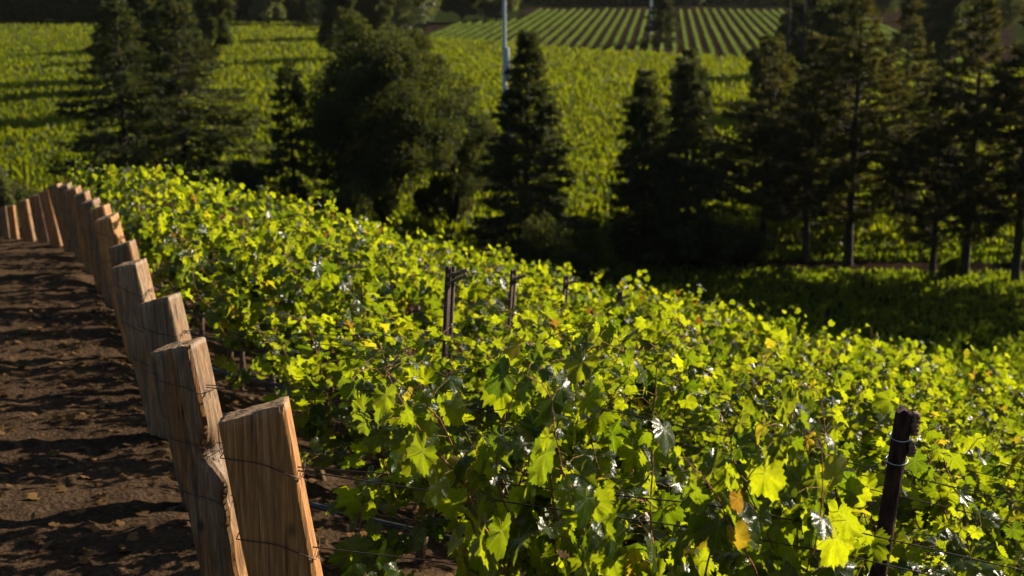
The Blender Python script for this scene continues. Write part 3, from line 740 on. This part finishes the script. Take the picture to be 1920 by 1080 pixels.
# green tie on the first vine trunk of the nearest row
# ------------------------------------------------------------------ trees
def sprays(pos, dirs, length, width, rs, rnd):
    """elongated leaf-spray faces (two triangles each, folded)"""
    d = dirs / (np.linalg.norm(dirs, axis=1)[:, None] + 1e-9)
    r = rs.randn(len(pos), 3); s = np.cross(d, r); s /= np.linalg.norm(s, axis=1)[:, None] + 1e-9
    L = length[:, None]; Wd = width[:, None]
    a = pos; b = pos + d * L * 0.45 + s * Wd * 0.5; c = pos + d * L + rs.randn(len(pos), 3) * 0.02; e = pos + d * L * 0.5 - s * Wd * 0.5
    V = np.stack([a, b, c, e], 1).reshape(-1, 3)
    i = np.arange(len(pos))[:, None] * 4
    F = np.vstack([i + [0, 1, 2], i + [0, 2, 3]])
    return V, F, np.repeat(rnd, 4)
def conifer(seed, H, R, dens=1.0, z0=0.06, prof=1.0, mat=None, airy=False, nb=None):
    rs = np.random.RandomState(seed); mat = mat or M_conif
    g = Geo()
    n = 14; z = np.linspace(-0.4, H * 0.97, n)
    wob = np.cumsum(rs.randn(n, 2) * 0.03, 0)
    r0 = H * 0.014 + 0.05
    g.tube(np.stack([wob[:, 0], wob[:, 1], z], -1), r0 * np.clip(1 - z / H, 0.06, 1.1), 8)
    trunk = g
    P, D, Lh, Wd = [], [], [], []
    gb = Geo()
    nb = nb or int(H * (7 if not airy else 5))
    zb = H * (z0 + (0.98 - z0) * np.sort(rs.rand(nb)) ** 0.9)
    for q, zz in enumerate(zb):
        t = (zz / H - z0) / (1 - z0)
        Lb = R * (1 - t) ** prof * (rs.uniform(0.6, 1.0) if rs.rand() < 0.8 else rs.uniform(0.95, 1.3)) + 0.15
        if airy: Lb *= rs.choice([0.4, 0.8, 1.0, 1.15]) * (0.5 + 0.9 * math.sin(math.pi * min(1, t * 1.1 + 0.15)))
        az = q * 2.4 + rs.randn() * 0.4
        up = 0.28 if airy else (0.25 * t - 0.12)
        m = max(4, int(Lb / 0.35)); u = np.linspace(0, 1, m)
        droop = -0.16 * Lb * u ** 1.3 + 0.12 * Lb * u ** 3
        bx = wob[min(n - 1, int(zz / H * n))]
        pts = np.stack([bx[0] + np.cos(az) * Lb * u, bx[1] + np.sin(az) * Lb * u, zz + up * Lb * u + droop], -1)
        pts[1:] += rs.randn(m - 1, 3) * 0.04
        gb.tube(pts, np.linspace(0.02 + 0.012 * Lb, 0.008, m), 4)
        ns = int(Lb * (34 if not airy else 26) * dens) + 6
        uu = rs.uniform(0.12 if not airy else 0.35, 1.0, ns) ** 0.8
        pp = np.stack([np.interp(uu, u, pts[:, c]) for c in range(3)], -1)
        bd = np.array([np.cos(az), np.sin(az), up]); sd = np.array([-np.sin(az), np.cos(az), 0])
        sg = rs.choice([-1, 1], ns)
        wl = 0.24 * Lb * (1.05 - uu) + 0.10
        off = rs.uniform(0, 1, ns) * wl * sg
        pp = pp + sd[None] * off[:, None] + bd[None] * (np.abs(off) * 0.6)[:, None] + np.array([0, 0, -1]) * (np.abs(off) * 0.25)[:, None] + rs.randn(ns, 3) * 0.07
        dd = bd[None] * 0.7 + sd[None] * (sg * rs.uniform(0.2, 1.0, ns))[:, None] + rs.randn(ns, 3) * 0.35 + np.array([0, 0, -0.25 if not airy else 0.2])
        P.append(pp); D.append(dd); Lh.append(rs.uniform(0.2, 0.5, ns)); Wd.append(rs.uniform(0.07, 0.17, ns) * (1.0 if not airy else 1.1))
    P = np.vstack(P); D = np.vstack(D); Lh = np.concatenate(Lh); Wd = np.concatenate(Wd)
    V, F, Rn = sprays(P, D, Lh, Wd, rs, rs.rand(len(P)))
    tm = trunk.mesh('trunk', M_bark, True); bm = gb.mesh('branch', M_bark, True)
    cm = mesh_np('crown', V, F, mat, {'rnd': Rn})
    return tm, bm, cm
def broadleaf(seed, H, R, mat=None, n_leaf=30000, trunk_h=0.25, lsz=0.24, flat=0.8, nclump=60):
    rs = np.random.RandomState(seed); mat = mat or M_broad
    g = Geo(); gb = Geo()
    th = H * trunk_h
    r0 = H * 0.02 + 0.08
    g.tube([(0, 0, -0.4), (0.05, 0, th * 0.5), (0, 0.08, th), (0.1, 0.0, H * 0.6)], [r0 * 1.2, r0, r0 * 0.85, r0 * 0.3], 9)
    cz = th + (H - th) * 0.5; hz_ = (H - th) * 0.5
    cl = []
    while len(cl) < nclump:
        p = rs.uniform(-1, 1, 3)
        q = np.linalg.norm(p)
        if q > 1 or q < 0.35: continue
        p = p * np.array([R, R, hz_]) * (0.9 + 0.1 * rs.rand())
        if p[2] < 0: p[:2] *= 1.0
        cl.append(p + [0, 0, cz])
    cl = np.array(cl)
    for c in cl[:26]:
        s0 = np.array([0.03, 0.03, th * rs.uniform(0.8, 1.3)]); m = (s0 + c) / 2 + rs.randn(3) * 0.3 + [0, 0, -0.3]
        u = np.linspace(0, 1, 8)[:, None]
        gb.tube((1 - u) ** 2 * s0 + 2 * u * (1 - u) * m + u ** 2 * c, np.linspace(r0 * 0.4, 0.02, 8), 5)
    rc = R * rs.uniform(0.16, 0.34, nclump)
    k = rs.randint(0, nclump, n_leaf)
    dv = rs.randn(n_leaf, 3); dv /= np.linalg.norm(dv, axis=1)[:, None]
    P = cl[k] + dv * (rc[k] * rs.uniform(0.35, 1.05, n_leaf) ** 0.6)[:, None] * np.array([1, 1, flat])
    V, F, Rn = sprays(P, dv + rs.randn(n_leaf, 3) * 0.8, rs.uniform(0.6, 1.2, n_leaf) * lsz, rs.uniform(0.5, 0.9, n_leaf) * lsz, rs, np.clip(rs.rand(nclump)[k] * 0.5 + rs.rand(n_leaf) * 0.5, 0, 1))
    return g.mesh('trunk', M_bark, True), gb.mesh('branch', M_bark, True), mesh_np('crown', V, F, mat, {'rnd': Rn})
def tree_obj(name, meshes, loc, label, cat, group, rot=0.0, sc=(1, 1, 1)):
    root = empty(name, loc, rot); root.scale = sc
    link('trunk', meshes[0], root); link('branch', meshes[1], root); link('crown', meshes[2], root)
    return tag(root, label, cat, group)
def tree_spec(px, ytop, d):
    """ground point below column px at depth-ish d, and the height that reaches ytop"""
    x = (px - 960) / FPX * d; z = hz(x, d)
    for _ in range(4):
        dep = d * CT - z * ST; x = (px - 960) / FPX * dep
        z = hz(x, d)
    t = W(px, ytop, 1.0); k = d / t.y
    return Vector((x, d, z)), t.z * k - z

G1 = 'trees in the shady line across the valley'
# px, ytop, dist, half width in px, kind, label
mid = [
    (240, -14, 84, 105, 'conifer', 'tall drooping conifer at far left of the tree line, with one long low branch'),
    (352, -30, 88, 110, 'conifer', 'tall broad conifer right of the leftmost conifer in the tree line'),
    (552, 112, 86, 58, 'conifer', 'short dark conifer between the left pair and the big round tree'),
    (985, 52, 82, 78, 'dense', 'dense dark conifer just right of the big round tree, beside the pale pole'),
    (1205, 122, 88, 60, 'dense', 'small pointed conifer, left one of the close pair right of centre'),
    (1286, 108, 86, 62, 'dense', 'pointed conifer, right one of the close pair right of centre'),
    (1428, 70, 90, 92, 'pine', 'open crowned pine with slim bare trunk, left of two slim neighbours'),
    (1458, 95, 95, 70, 'pine', 'slim bare trunked pine close behind the left open crowned pine'),
    (1511, 60, 87, 85, 'pine', 'dark pine just left of the tallest pine'),
    (1590, -70, 86, 100, 'pine', 'tallest pine with thick dark trunk on the right side'),
    (1680, -20, 97, 85, 'pine', 'brownish pine filling the space right of the tallest pine'),
    (1746, 150, 83.5, 70, 'pine', 'shorter pine left of the tall right-hand pine, above the sunlit strip'),
    (1806, -50, 83, 95, 'pine', 'tall right-hand pine with straight black trunk by the small shrubs'),
    (1904, -40, 81.5, 90, 'pine', 'pine cut by the right edge of the picture'),
    (2010, 60, 81, 85, 'pine', 'pine standing just outside the right edge, first beyond the frame'),
    (2110, 30, 79, 85, 'pine', 'pine standing outside the right edge, second beyond the frame'),
]
for k, (px, yt, d, hw, kind, lab) in enumerate(mid):
    p, H = tree_spec(px, yt, d); R = hw / FPX * d * 1.15
    if kind == 'conifer': ms = conifer(40 + k, H, R * 1.5, 1.15, 0.05, 0.95, M_conif, nb=int(H * 10))
    elif kind == 'dense': ms = conifer(40 + k, H, R * 1.5, 2.0, 0.03, 0.95, M_conif, nb=int(H * 15))
    else: ms = conifer(40 + k, H, R * 1.15, 1.6, 0.16, 0.55, M_pine, airy=True, nb=int(H * 10))
    tree_obj('pine_tree' if kind == 'pine' else 'conifer_tree', ms, p, lab, 'tree', G1)
p, H = tree_spec(722, 30, 86)
tree_obj('broadleaf_tree', broadleaf(7, H, 5.1, n_leaf=90000, trunk_h=0.14, nclump=110, lsz=0.22), p, 'big round dark broadleaf tree left of centre in the tree line', 'tree', G1)
p, H = tree_spec(850, 150, 90)
tree_obj('broadleaf_tree', broadleaf(8, H, 3.0, n_leaf=22000, trunk_h=0.12, nclump=45, lsz=0.22), p, 'lower round tree leaning against the right side of the big round tree', 'tree', G1)

# bushes in the tree line and on the slope
def bush(seed, H, R, mat, n=5000, lsz=0.14):
    rs = np.random.RandomState(seed); g = Geo()
    for q in range(7):
        a = rs.uniform(0, 6.28); g.tube([(0, 0, -0.1), (math.cos(a) * R * 0.3, math.sin(a) * R * 0.3, H * 0.4), (math.cos(a) * R * 0.6, math.sin(a) * R * 0.6, H * 0.8)], [0.03, 0.02, 0.008], 5)
    nc = 16; cl = rs.uniform(-1, 1, (nc, 3)) * [R * 0.65, R * 0.65, H * 0.28] + [0, 0, H * 0.5]
    k = rs.randint(0, nc, n); dv = rs.randn(n, 3); dv /= np.linalg.norm(dv, axis=1)[:, None]
    P = cl[k] + dv * (R * 0.42 * rs.uniform(0.3, 1, n) ** 0.5)[:, None] * np.array([1, 1, H / R * 0.55])
    P[:, 2] = np.maximum(P[:, 2], 0.03)
    V, F, Rn = sprays(P, dv + rs.randn(n, 3) * 0.7 + [0, 0, 0.4], rs.uniform(0.6, 1.2, n) * lsz, rs.uniform(0.4, 0.8, n) * lsz, rs, rs.rand(n))
    return g.mesh('stem', M_bark, True), mesh_np('foliage', V, F, mat, {'rnd': Rn})
def bush_obj(px, ytop, d, hw, mat, seed, label, lsz=0.2, n=5000, R=None):
    p, H = tree_spec(px, ytop, d); R = hw / FPX * d
    st, fo = bush(seed, H, R, mat, n, lsz)
    root = empty('bush', p); link('stem', st, root); link('foliage', fo, root)
    return tag(root, label, 'bush', 'bushes')
bush_obj(1392, 425, 87, 48, M_broad, 1, 'rounded dark bush at the foot of the slim pines', 0.2, 7000)
bush_obj(1782, 478, 83, 24, M_grass, 2, 'small sunlit shrub between two pine trunks on the right', 0.15, 2500)
bush_obj(1115, 395, 84, 45, M_grass, 3, 'brownish green bush in the gap right of the dense conifer', 0.2, 5000)
bush_obj(640, 330, 80, 60, M_broad, 4, 'dark bush under the left side of the big round tree', 0.2, 6000)
bush_obj(1020, 400, 78, 50, M_broad, 5, 'dark bush at the foot of the dense conifer', 0.2, 6000)
bush_obj(450, 300, 84, 50, M_conif, 6, 'dark bush at the foot of the broad left conifer', 0.2, 5000)
bush_obj(24, 302, 31, 24, M_pale, 7, 'grey green rounded bush behind the posts at the left edge', 0.06, 7000)
bush_obj(75, 330, 33, 62, M_broad, 8, 'low dark hedge bush behind the end of the post line', 0.07, 8000)
bush_obj(-20, 330, 34, 60, M_broad, 9, 'low dark hedge bush cut by the left picture edge', 0.07, 8000)

# ------------------------------------------------------------------ valley fields
def gnd(px, py):
    t = W(px, py, 1.0); k = VALLEY / t.z; return t.x * k, t.y * k
rs = np.random.RandomState(77)
# carpet of vine rows running across the view
P = []; 
yrow = 84.0; RD = np.array([1.0, 0.10]); 
while yrow < 330:
    wdt = 0.42 * yrow + 12
    n = int(2 * wdt * (40 if yrow < 170 else 28))
    x = rs.uniform(-wdt, wdt, n); y = yrow + RD[1] * x + rs.randn(n) * 0.22
    z = 0.55 + 1.1 * rs.rand(n) ** 0.6
    P.append(np.stack([x, y, z, np.full(n, yrow)], -1)); yrow += 2.3
P = np.vstack(P)
# field outline: stop at the diagonal track before the ruled field and at the far left treeline
x, y = P[:, 0], P[:, 1]
pxs = 960 + FPX * x / (y * CT + 20 * ST)
far = np.interp(pxs, [-200, 200, 420, 600, 810, 1100, 1400, 1560, 2200], [gnd(0, 62)[1], gnd(0, 62)[1], gnd(0, 55)[1], gnd(0, 62)[1], gnd(0, 90)[1], gnd(0, 113)[1], gnd(0, 130)[1], gnd(0, 138)[1], gnd(0, 156)[1]])
near = np.where(x > 8, 89.0 - 0.08 * (x - 9), 87.5)
keep = (y < far) & (y > near)
P = P[keep]; n = len(P)
hn = fbm(P[:, 0] / 5, P[:, 1] / 5, 3, 8)
P[:, 2] *= 0.85 + 0.3 * hn
pos = np.stack([P[:, 0], P[:, 1], h(P[:, 0], P[:, 1]) + P[:, 2]], -1)
sc = np.where(P[:, 3] < 170, 1.0, 1.25)
V, F, Rn = sprays(pos, rs.randn(n, 3) * 0.28 + [0, 0, 0.9], rs.uniform(0.3, 0.8, n) * sc, rs.uniform(0.18, 0.32, n) * sc, rs, np.clip(rs.rand(n) * 0.75 + hn * 0.25 - 0.05, 0, 1))
tag(link('vineyard_field', mesh_np('vineyard_field', V, F, M_field, {'rnd': Rn})), 'bright green carpet of vines covering the valley floor behind the tree line', 'vineyard', kind='stuff')

# ruled field: rows converging to a point over px 1290
ang = math.atan2(1245 - 960, FPX) ; DR = np.array([math.sin(ang), math.cos(ang)]); PR = np.array([DR[1], -DR[0]])
x0, y0 = gnd(1290, 112)
def hedge_row(L, seed):
    rs = np.random.RandomState(seed); n = int(L * 20)
    yy = rs.uniform(0, L, n); xx = np.clip(rs.randn(n) * 0.15, -.26, .26); zz = 0.12 + 0.62 * rs.rand(n) ** 0.8
    V, F, Rn = sprays(np.stack([xx, yy, zz], -1), rs.randn(n, 3) * 0.6 + [0, 0, 0.8], rs.uniform(0.2, 0.36, n), rs.uniform(0.16, 0.28, n), rs, rs.rand(n))
    return mesh_np('vine_row', V, F, M_rowf, {'rnd': Rn})
cache = {}
cnt = 0
rows_list = []
for k in range(-40, 62):
    bx, by = x0 + PR[0] * k * 2.15, y0 + PR[1] * k * 2.15
    # near end follows the diagonal edge of the field
    def px_of(x, y): return 960 + FPX * x / (y * CT + 20 * ST)
    s = -40.0
    while s < 160:
        X, Y = bx + DR[0] * s, by + DR[1] * s
        e = np.interp(px_of(X, Y), [500, 810, 1100, 1400, 1600, 2200], [gnd(0, 76)[1], gnd(0, 86)[1], gnd(0, 108)[1], gnd(0, 124)[1], gnd(0, 130)[1], gnd(0, 130)[1]])
        if Y > e: break
        s += 0.5
    s1 = s
    while s1 < 300:
        X, Y = bx + DR[0] * s1, by + DR[1] * s1
        e = np.interp(px_of(X, Y), [500, 975, 985, 2000], [gnd(0, 46)[1], gnd(0, 42)[1], gnd(0, 22)[1], gnd(0, 22)[1]])
        if Y > e: break
        s1 += 0.5
    L = s1 - s
    if L < 6: continue
    X, Y = bx + DR[0] * s, by + DR[1] * s
    if px_of(X, Y) < 780 or px_of(X, Y) > 1830: continue
    rows_list.append((X, Y, L))
rows_list.sort()
nrw = len(rows_list)
for q, (X, Y, L) in enumerate(rows_list):
    key = (round(L / 8), q % 2)
    if key not in cache: cache[key] = hedge_row(round(L / 8) * 8 or 6, 900 + len(cache))
    o = link('vine_row', cache[key], None, (X, Y, VALLEY), -ang)
    w_ = 'clipped vine row of the ruled far field, number %d from its left edge' % (q + 1)
    tag(o, w_, 'vine row', 'straight vine rows of the ruled far field')
# brown headland under and around the ruled field
def patch(name, pts, z, mat):
    V = [(a, b, z) for a, b in pts]; 
    m = bpy.data.meshes.new(name); m.from_pydata(V, [], [tuple(range(len(V)))]); m.materials.append(mat); m.update()
    return tag(link(name, m), None, None, kind='structure')
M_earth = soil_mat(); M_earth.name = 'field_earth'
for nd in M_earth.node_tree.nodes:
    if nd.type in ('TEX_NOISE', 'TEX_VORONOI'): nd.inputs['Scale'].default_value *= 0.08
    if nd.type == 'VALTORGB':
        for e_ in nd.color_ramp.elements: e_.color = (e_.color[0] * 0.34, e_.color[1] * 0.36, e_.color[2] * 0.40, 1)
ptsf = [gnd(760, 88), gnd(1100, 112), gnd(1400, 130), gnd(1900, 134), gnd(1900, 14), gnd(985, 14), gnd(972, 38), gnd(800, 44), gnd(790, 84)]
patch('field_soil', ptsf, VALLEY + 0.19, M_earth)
ptsf = [(5, 81.5), (22, 80.5), (60, 77), (60, 84.5), (24, 85.5), (5, 87.5)]
V, F = grid_sheet(np.linspace(9, 60, 60), np.linspace(0, 1, 6), lambda X, Y: X * 0)
V[:, 1] = 85.6 - 0.08 * (V[:, 0] - 9) + V[:, 1] * 2.4; V[:, 2] = zground(V[:, 0], V[:, 1]) + 0.10
tag(link('farm_path', mesh_np('farm_path', V, F, M_earth, smooth=True)), None, None, kind='structure')

# grass and low weeds on the slope below the near vines
n = 210000
x = rs.uniform(-22, 42, n); y = rs.uniform(32, 92, n)
ok = ~((x > 9) & (y > 85.5 - 0.08 * (x - 9)) & (y < 88.1 - 0.08 * (x - 9)))
x, y = x[ok], y[ok]; n = len(x)
cl = fbm(x / 0.8, y / 0.8, 3, 31) * 0.5 + 0.25
ok = rs.rand(n) < np.clip((cl - 0.25) * 2.6, 0.1, 1); x, y, cl = x[ok], y[ok], cl[ok]; n = len(x)
pos = np.stack([x, y, zground(x, y) + rs.rand(n) * 0.26 * cl], -1)
V, F, Rn = sprays(pos, rs.randn(n, 3) * 0.5 + [0, 0, 0.8], rs.uniform(0.2, 0.5, n), rs.uniform(0.08, 0.22, n), rs, np.clip(rs.rand(n) * 0.7 + cl * 0.4, 0, 1))
tag(link('grass', mesh_np('grass', V, F, M_grass, {'rnd': Rn})), 'low green weeds and grass on the slope before the tree line', 'grass', kind='stuff')

# fallen vine leaves and twigs on the soil
n = 4200
x = rs.uniform(-8, 3, n); y = rs.uniform(2.5, 16, n)
pos = np.stack([x, y, zsoil(x, y) + 0.006 + 0.012 * rs.rand(n)], -1)
Vl, Fl, Rl, Ll = place_leaves(pos, rs.randn(n, 3) * 0.35 + [0, 0, 1], rs.randn(n, 3), rs.uniform(0.02, 0.055, n), rs.rand(n), TEMPL_LO, rs)
tag(link('leaf_litter', mesh_np('leaf_litter', Vl, Fl, M_dry, {'rnd': Rl})), 'dry brown leaves scattered over the dirt between the posts and vines', 'leaf litter', kind='stuff')

# ------------------------------------------------------------------ far trees, forest, poles, house
G2 = 'far trees behind the fields'
far_tr = [  # px, ytop, dist, half px, material, kind, label
    (505, -34, 300, 36, M_pale, 'b', 'far pale edged broadleaf tree standing beyond the left field'),
    (440, -25, 320, 40, M_broad, 'b', 'far dark broadleaf tree left of the pale edged one'),
    (640, -20, 300, 50, M_pale, 'b', 'far rounded tree above the left side of the big round tree'),
    (755, -30, 290, 58, M_pale, 'b', 'far wide pale tree directly above the big round tree'),
    (865, -28, 330, 40, M_broad, 'b', 'far tree with bare trunk left of the pale pole'),
    (930, -22, 335, 42, M_pale, 'b', 'far tree with bare trunk just behind the pale pole'),
    (1240, -40, 262, 34, M_conif, 'c', 'dark conifer standing inside the ruled far field'),
    (1292, -30, 395, 26, M_pale, 'b', 'small pale tree at the far edge of the ruled field'),
    (1530, -28, 390, 30, M_pale, 'b', 'pale tree at the far edge behind the two slim dark trunks'),
    (1722, -60, 225, 34, M_pale, 'b', 'tall pale yellow green tree glowing behind the right pines'),
    (1850, -40, 260, 60, M_broad, 'b', 'dark broadleaf tree behind the right-hand pine'),
    (1650, -40, 330, 50, M_broad, 'b', 'dark broadleaf tree behind the tallest pine'),
    (60, -40, 335, 60, M_broad, 'b', 'far dark broadleaf tree at the top left corner'),
    (160, -40, 330, 50, M_conif, 'c', 'far dark conifer near the top left corner'),
    (300, -40, 325, 52, M_broad, 'b', 'far dark tree showing between the two left conifers'),
    (570, -26, 345, 40, M_broad, 'b', 'far dark tree right of the pale edged broadleaf tree'),
]
for k, (px, yt, d, hw, mt, kind, lab) in enumerate(far_tr):
    p, H = tree_spec(px, yt, d); R = hw / FPX * d
    ms = broadleaf(60 + k, H, R, mt, n_leaf=9000, trunk_h=0.22, lsz=0.55, nclump=40) if kind == 'b' else conifer(60 + k, H, R * 1.3, 2.2, 0.03, 0.85, mt, nb=int(H * 12))
    tree_obj('broadleaf_tree' if kind == 'b' else 'conifer_tree', ms, p, lab, 'tree', G2)
# trees standing in the carpet field, half hidden behind the tree line; they throw the long bands of shade
proto_t = None
cast = [(640, 215, 12, 'field tree behind the left half of the big round tree'), (300, 232, 13, 'farthest field tree behind the left pair of conifers'), (230, 170, 12, 'field tree behind the leftmost conifer of the tree line'), (1300, 148, 7, 'small field tree lowest behind the right conifer of the close pair'), (1290, 186, 5.8, 'small field tree highest behind the right conifer of the close pair'), (330, 150, 14, 'field tree behind the broad left conifer'), (280, 185, 15, 'field tree between the two left conifers, low in the picture'),
        (390, 215, 14, 'field tree at the right edge of the broad left conifer'), (700, 262, 15, 'field tree hidden behind the crown of the big round tree'),
        (1286, 166, 6.4, 'middle one of the small field trees behind the right conifer of the close pair'), (1440, 160, 9.5, 'field tree seen through the open crowned pine'),
        (1560, 150, 14, 'field tree seen through the branches of the tallest pine'), (1500, 190, 13, 'field tree seen left of the tallest pine'),
        (1760, 190, 14, 'field tree seen above the shorter right pine')]
cm_ = broadleaf(95, 12, 3.2, M_broad, n_leaf=16000, trunk_h=0.15, lsz=0.42, nclump=50)
for k, (px, d, H, lab) in enumerate(cast):
    p, _ = tree_spec(px, 0, d); s = H / 12
    tree_obj('broadleaf_tree', cm_, p, lab, 'tree', 'trees standing in the valley field', rot=k * 1.1, sc=(s, s, s))

# distant wood closing the valley
rs = np.random.RandomState(5)
def forest(pts, label):
    Vs, Fs, Rs = [], [], []; off = 0
    for (x, y, H, R) in pts:
        m = 700; dv = rs.randn(m, 3); dv /= np.linalg.norm(dv, axis=1)[:, None]
        P = dv * np.array([R, R, H * 0.5]) * (rs.uniform(0.5, 1.05, m) ** 0.5)[:, None] + [x, y, VALLEY + H * 0.52]
        V, F, Rn = sprays(P, dv + rs.randn(m, 3) * 0.6, rs.uniform(0.8, 1.8, m), rs.uniform(0.5, 1.1, m), rs, rs.rand(m))
        Vs.append(V); Fs.append(F + off); Rs.append(Rn); off += len(V)
    return np.vstack(Vs), np.vstack(Fs), np.concatenate(Rs)
pts = []
for q in range(150):
    px = rs.uniform(-150, 2070); d = rs.uniform(405, 450) if px > 620 else rs.uniform(315, 350)
    x = (px - 960) / FPX * d; pts.append((x, d, rs.uniform(11, 18), rs.uniform(3.5, 6)))
V, F, Rn = forest(pts, '')
tag(link('distant_wood', mesh_np('distant_wood', V, F, M_conif, {'rnd': Rn})), 'dark wood closing the valley along the top of the picture', 'wood', kind='stuff')
# wooded hill beyond
V, F = grid_sheet(np.linspace(-700, 700, 60), np.linspace(440, 900, 30), lambda X, Y: VALLEY - 1 + np.clip((Y - 450) / 450, 0, 1) ** 0.9 * 120 + 10 * fbm(X / 60, Y / 60, 3, 3))
tag(link('wooded_hill', mesh_np('wooded_hill', V, F, M_ground, smooth=True)), None, None, kind='structure')

def pole(px, ytop, d, r, label, gear):
    p, H = tree_spec(px, ytop, d); root = empty('utility_pole', p)
    g = Geo(); g.tube([(0, 0, -0.3), (0, 0, H * 0.5), (0, 0, H)], [r, r * 0.85, r * 0.65], 10); link('pole', g.mesh('pole', M_polemat, True), root)
    if gear:
        g = Geo(); g.box((0, 0, H - 0.6), (2.0, 0.14, 0.14)); link('crossarm', g.mesh('crossarm', M_polemat), root)
        for s in (-0.85, 0.85):
            g = Geo(); g.tube([(s, 0, H - 0.53), (s, 0, H - 0.40), (s, 0, H - 0.28)], [0.05, 0.08, 0.03], 8); link('insulator', g.mesh('insulator', M_galv, True), root)
        g = Geo(); g.box((0.32, -0.05, H * 0.44), (0.42, 0.34, 3.4)); link('equipment_box', g.mesh('equipment_box', M_polemat), root)
        g = Geo(); g.tube([(0.1, -0.1, H * 0.18), (0.16, -0.1, H * 0.3)], 0.16, 8); link('conduit', g.mesh('conduit', M_galv, True), root)
    return tag(root, label, 'pole', 'utility poles in the valley')
pole(946, -40, 150, 0.26, 'thick pale grey pole with an equipment box rising beside the dense conifer', True)
pole(1219, -30, 285, 0.30, 'thin pale blue pole left of the dark conifer in the ruled field', False)
for px, lab in ((1473, 'slim dark bare trunk, left of the two rising over the ruled field'), (1496, 'slim dark bare trunk, right of the two rising over the ruled field')):
    p, H = tree_spec(px, -130, 150)
    tree_obj('pine_tree', conifer(int(px), H, 1.3, 0.5, 0.86, 0.6, M_pine, airy=True, nb=14), p, lab, 'tree', 'slim bare trunks behind the pines')

# farm house with a clay roof among the far trees
p, H = tree_spec(398, 2, 318)
house = empty('farm_house', p, 0.15)
g = Geo(); g.box((0, 0, H * 0.36), (11, 7, H * 0.72)); link('wall', g.mesh('wall', M_wall), house)
g = Geo(); e = H * 0.72 + 0.01; tp = H + 0.4
V = [(-6, -4, e), (6, -4, e), (6, 4, e), (-6, 4, e), (-6, 0, tp), (6, 0, tp)]
g.add(V, [(0, 1, 5, 4), (3, 4, 5, 2), (0, 4, 3, 3), (1, 2, 5, 5), (0, 3, 2, 1)]); link('roof', g.mesh('roof', M_roof), house)
for sx in (-3.6, 0, 3.6):
    g = Geo(); g.box((sx, -3.52, H * 0.4), (1.1, 0.08, 1.3)); f = link('window', g.mesh('window', M_galv), house)
    g = Geo(); g.box((sx, -3.57, H * 0.4), (0.9, 0.05, 1.1)); link('pane', g.mesh('pane', M_glass), f)
tag(house, 'small farm house with orange clay roof half hidden by far trees', 'house')

# ------------------------------------------------------------------ warm dusty air over the valley
g = Geo(); g.box((0, 200, 25), (900, 460, 94))
m, nt, out = newmat('haze_air')
pv = nt.nodes.new('ShaderNodeVolumePrincipled'); pv.inputs['Density'].default_value = 0.00002; pv.inputs['Color'].default_value = (0.9, 0.88, 0.85, 1); pv.inputs['Anisotropy'].default_value = 0.4
nt.links.new(pv.outputs[0], out.inputs['Volume'])
tag(link('haze', g.mesh('haze', m)), 'thin dusty haze in the air over the valley', 'haze', kind='stuff')
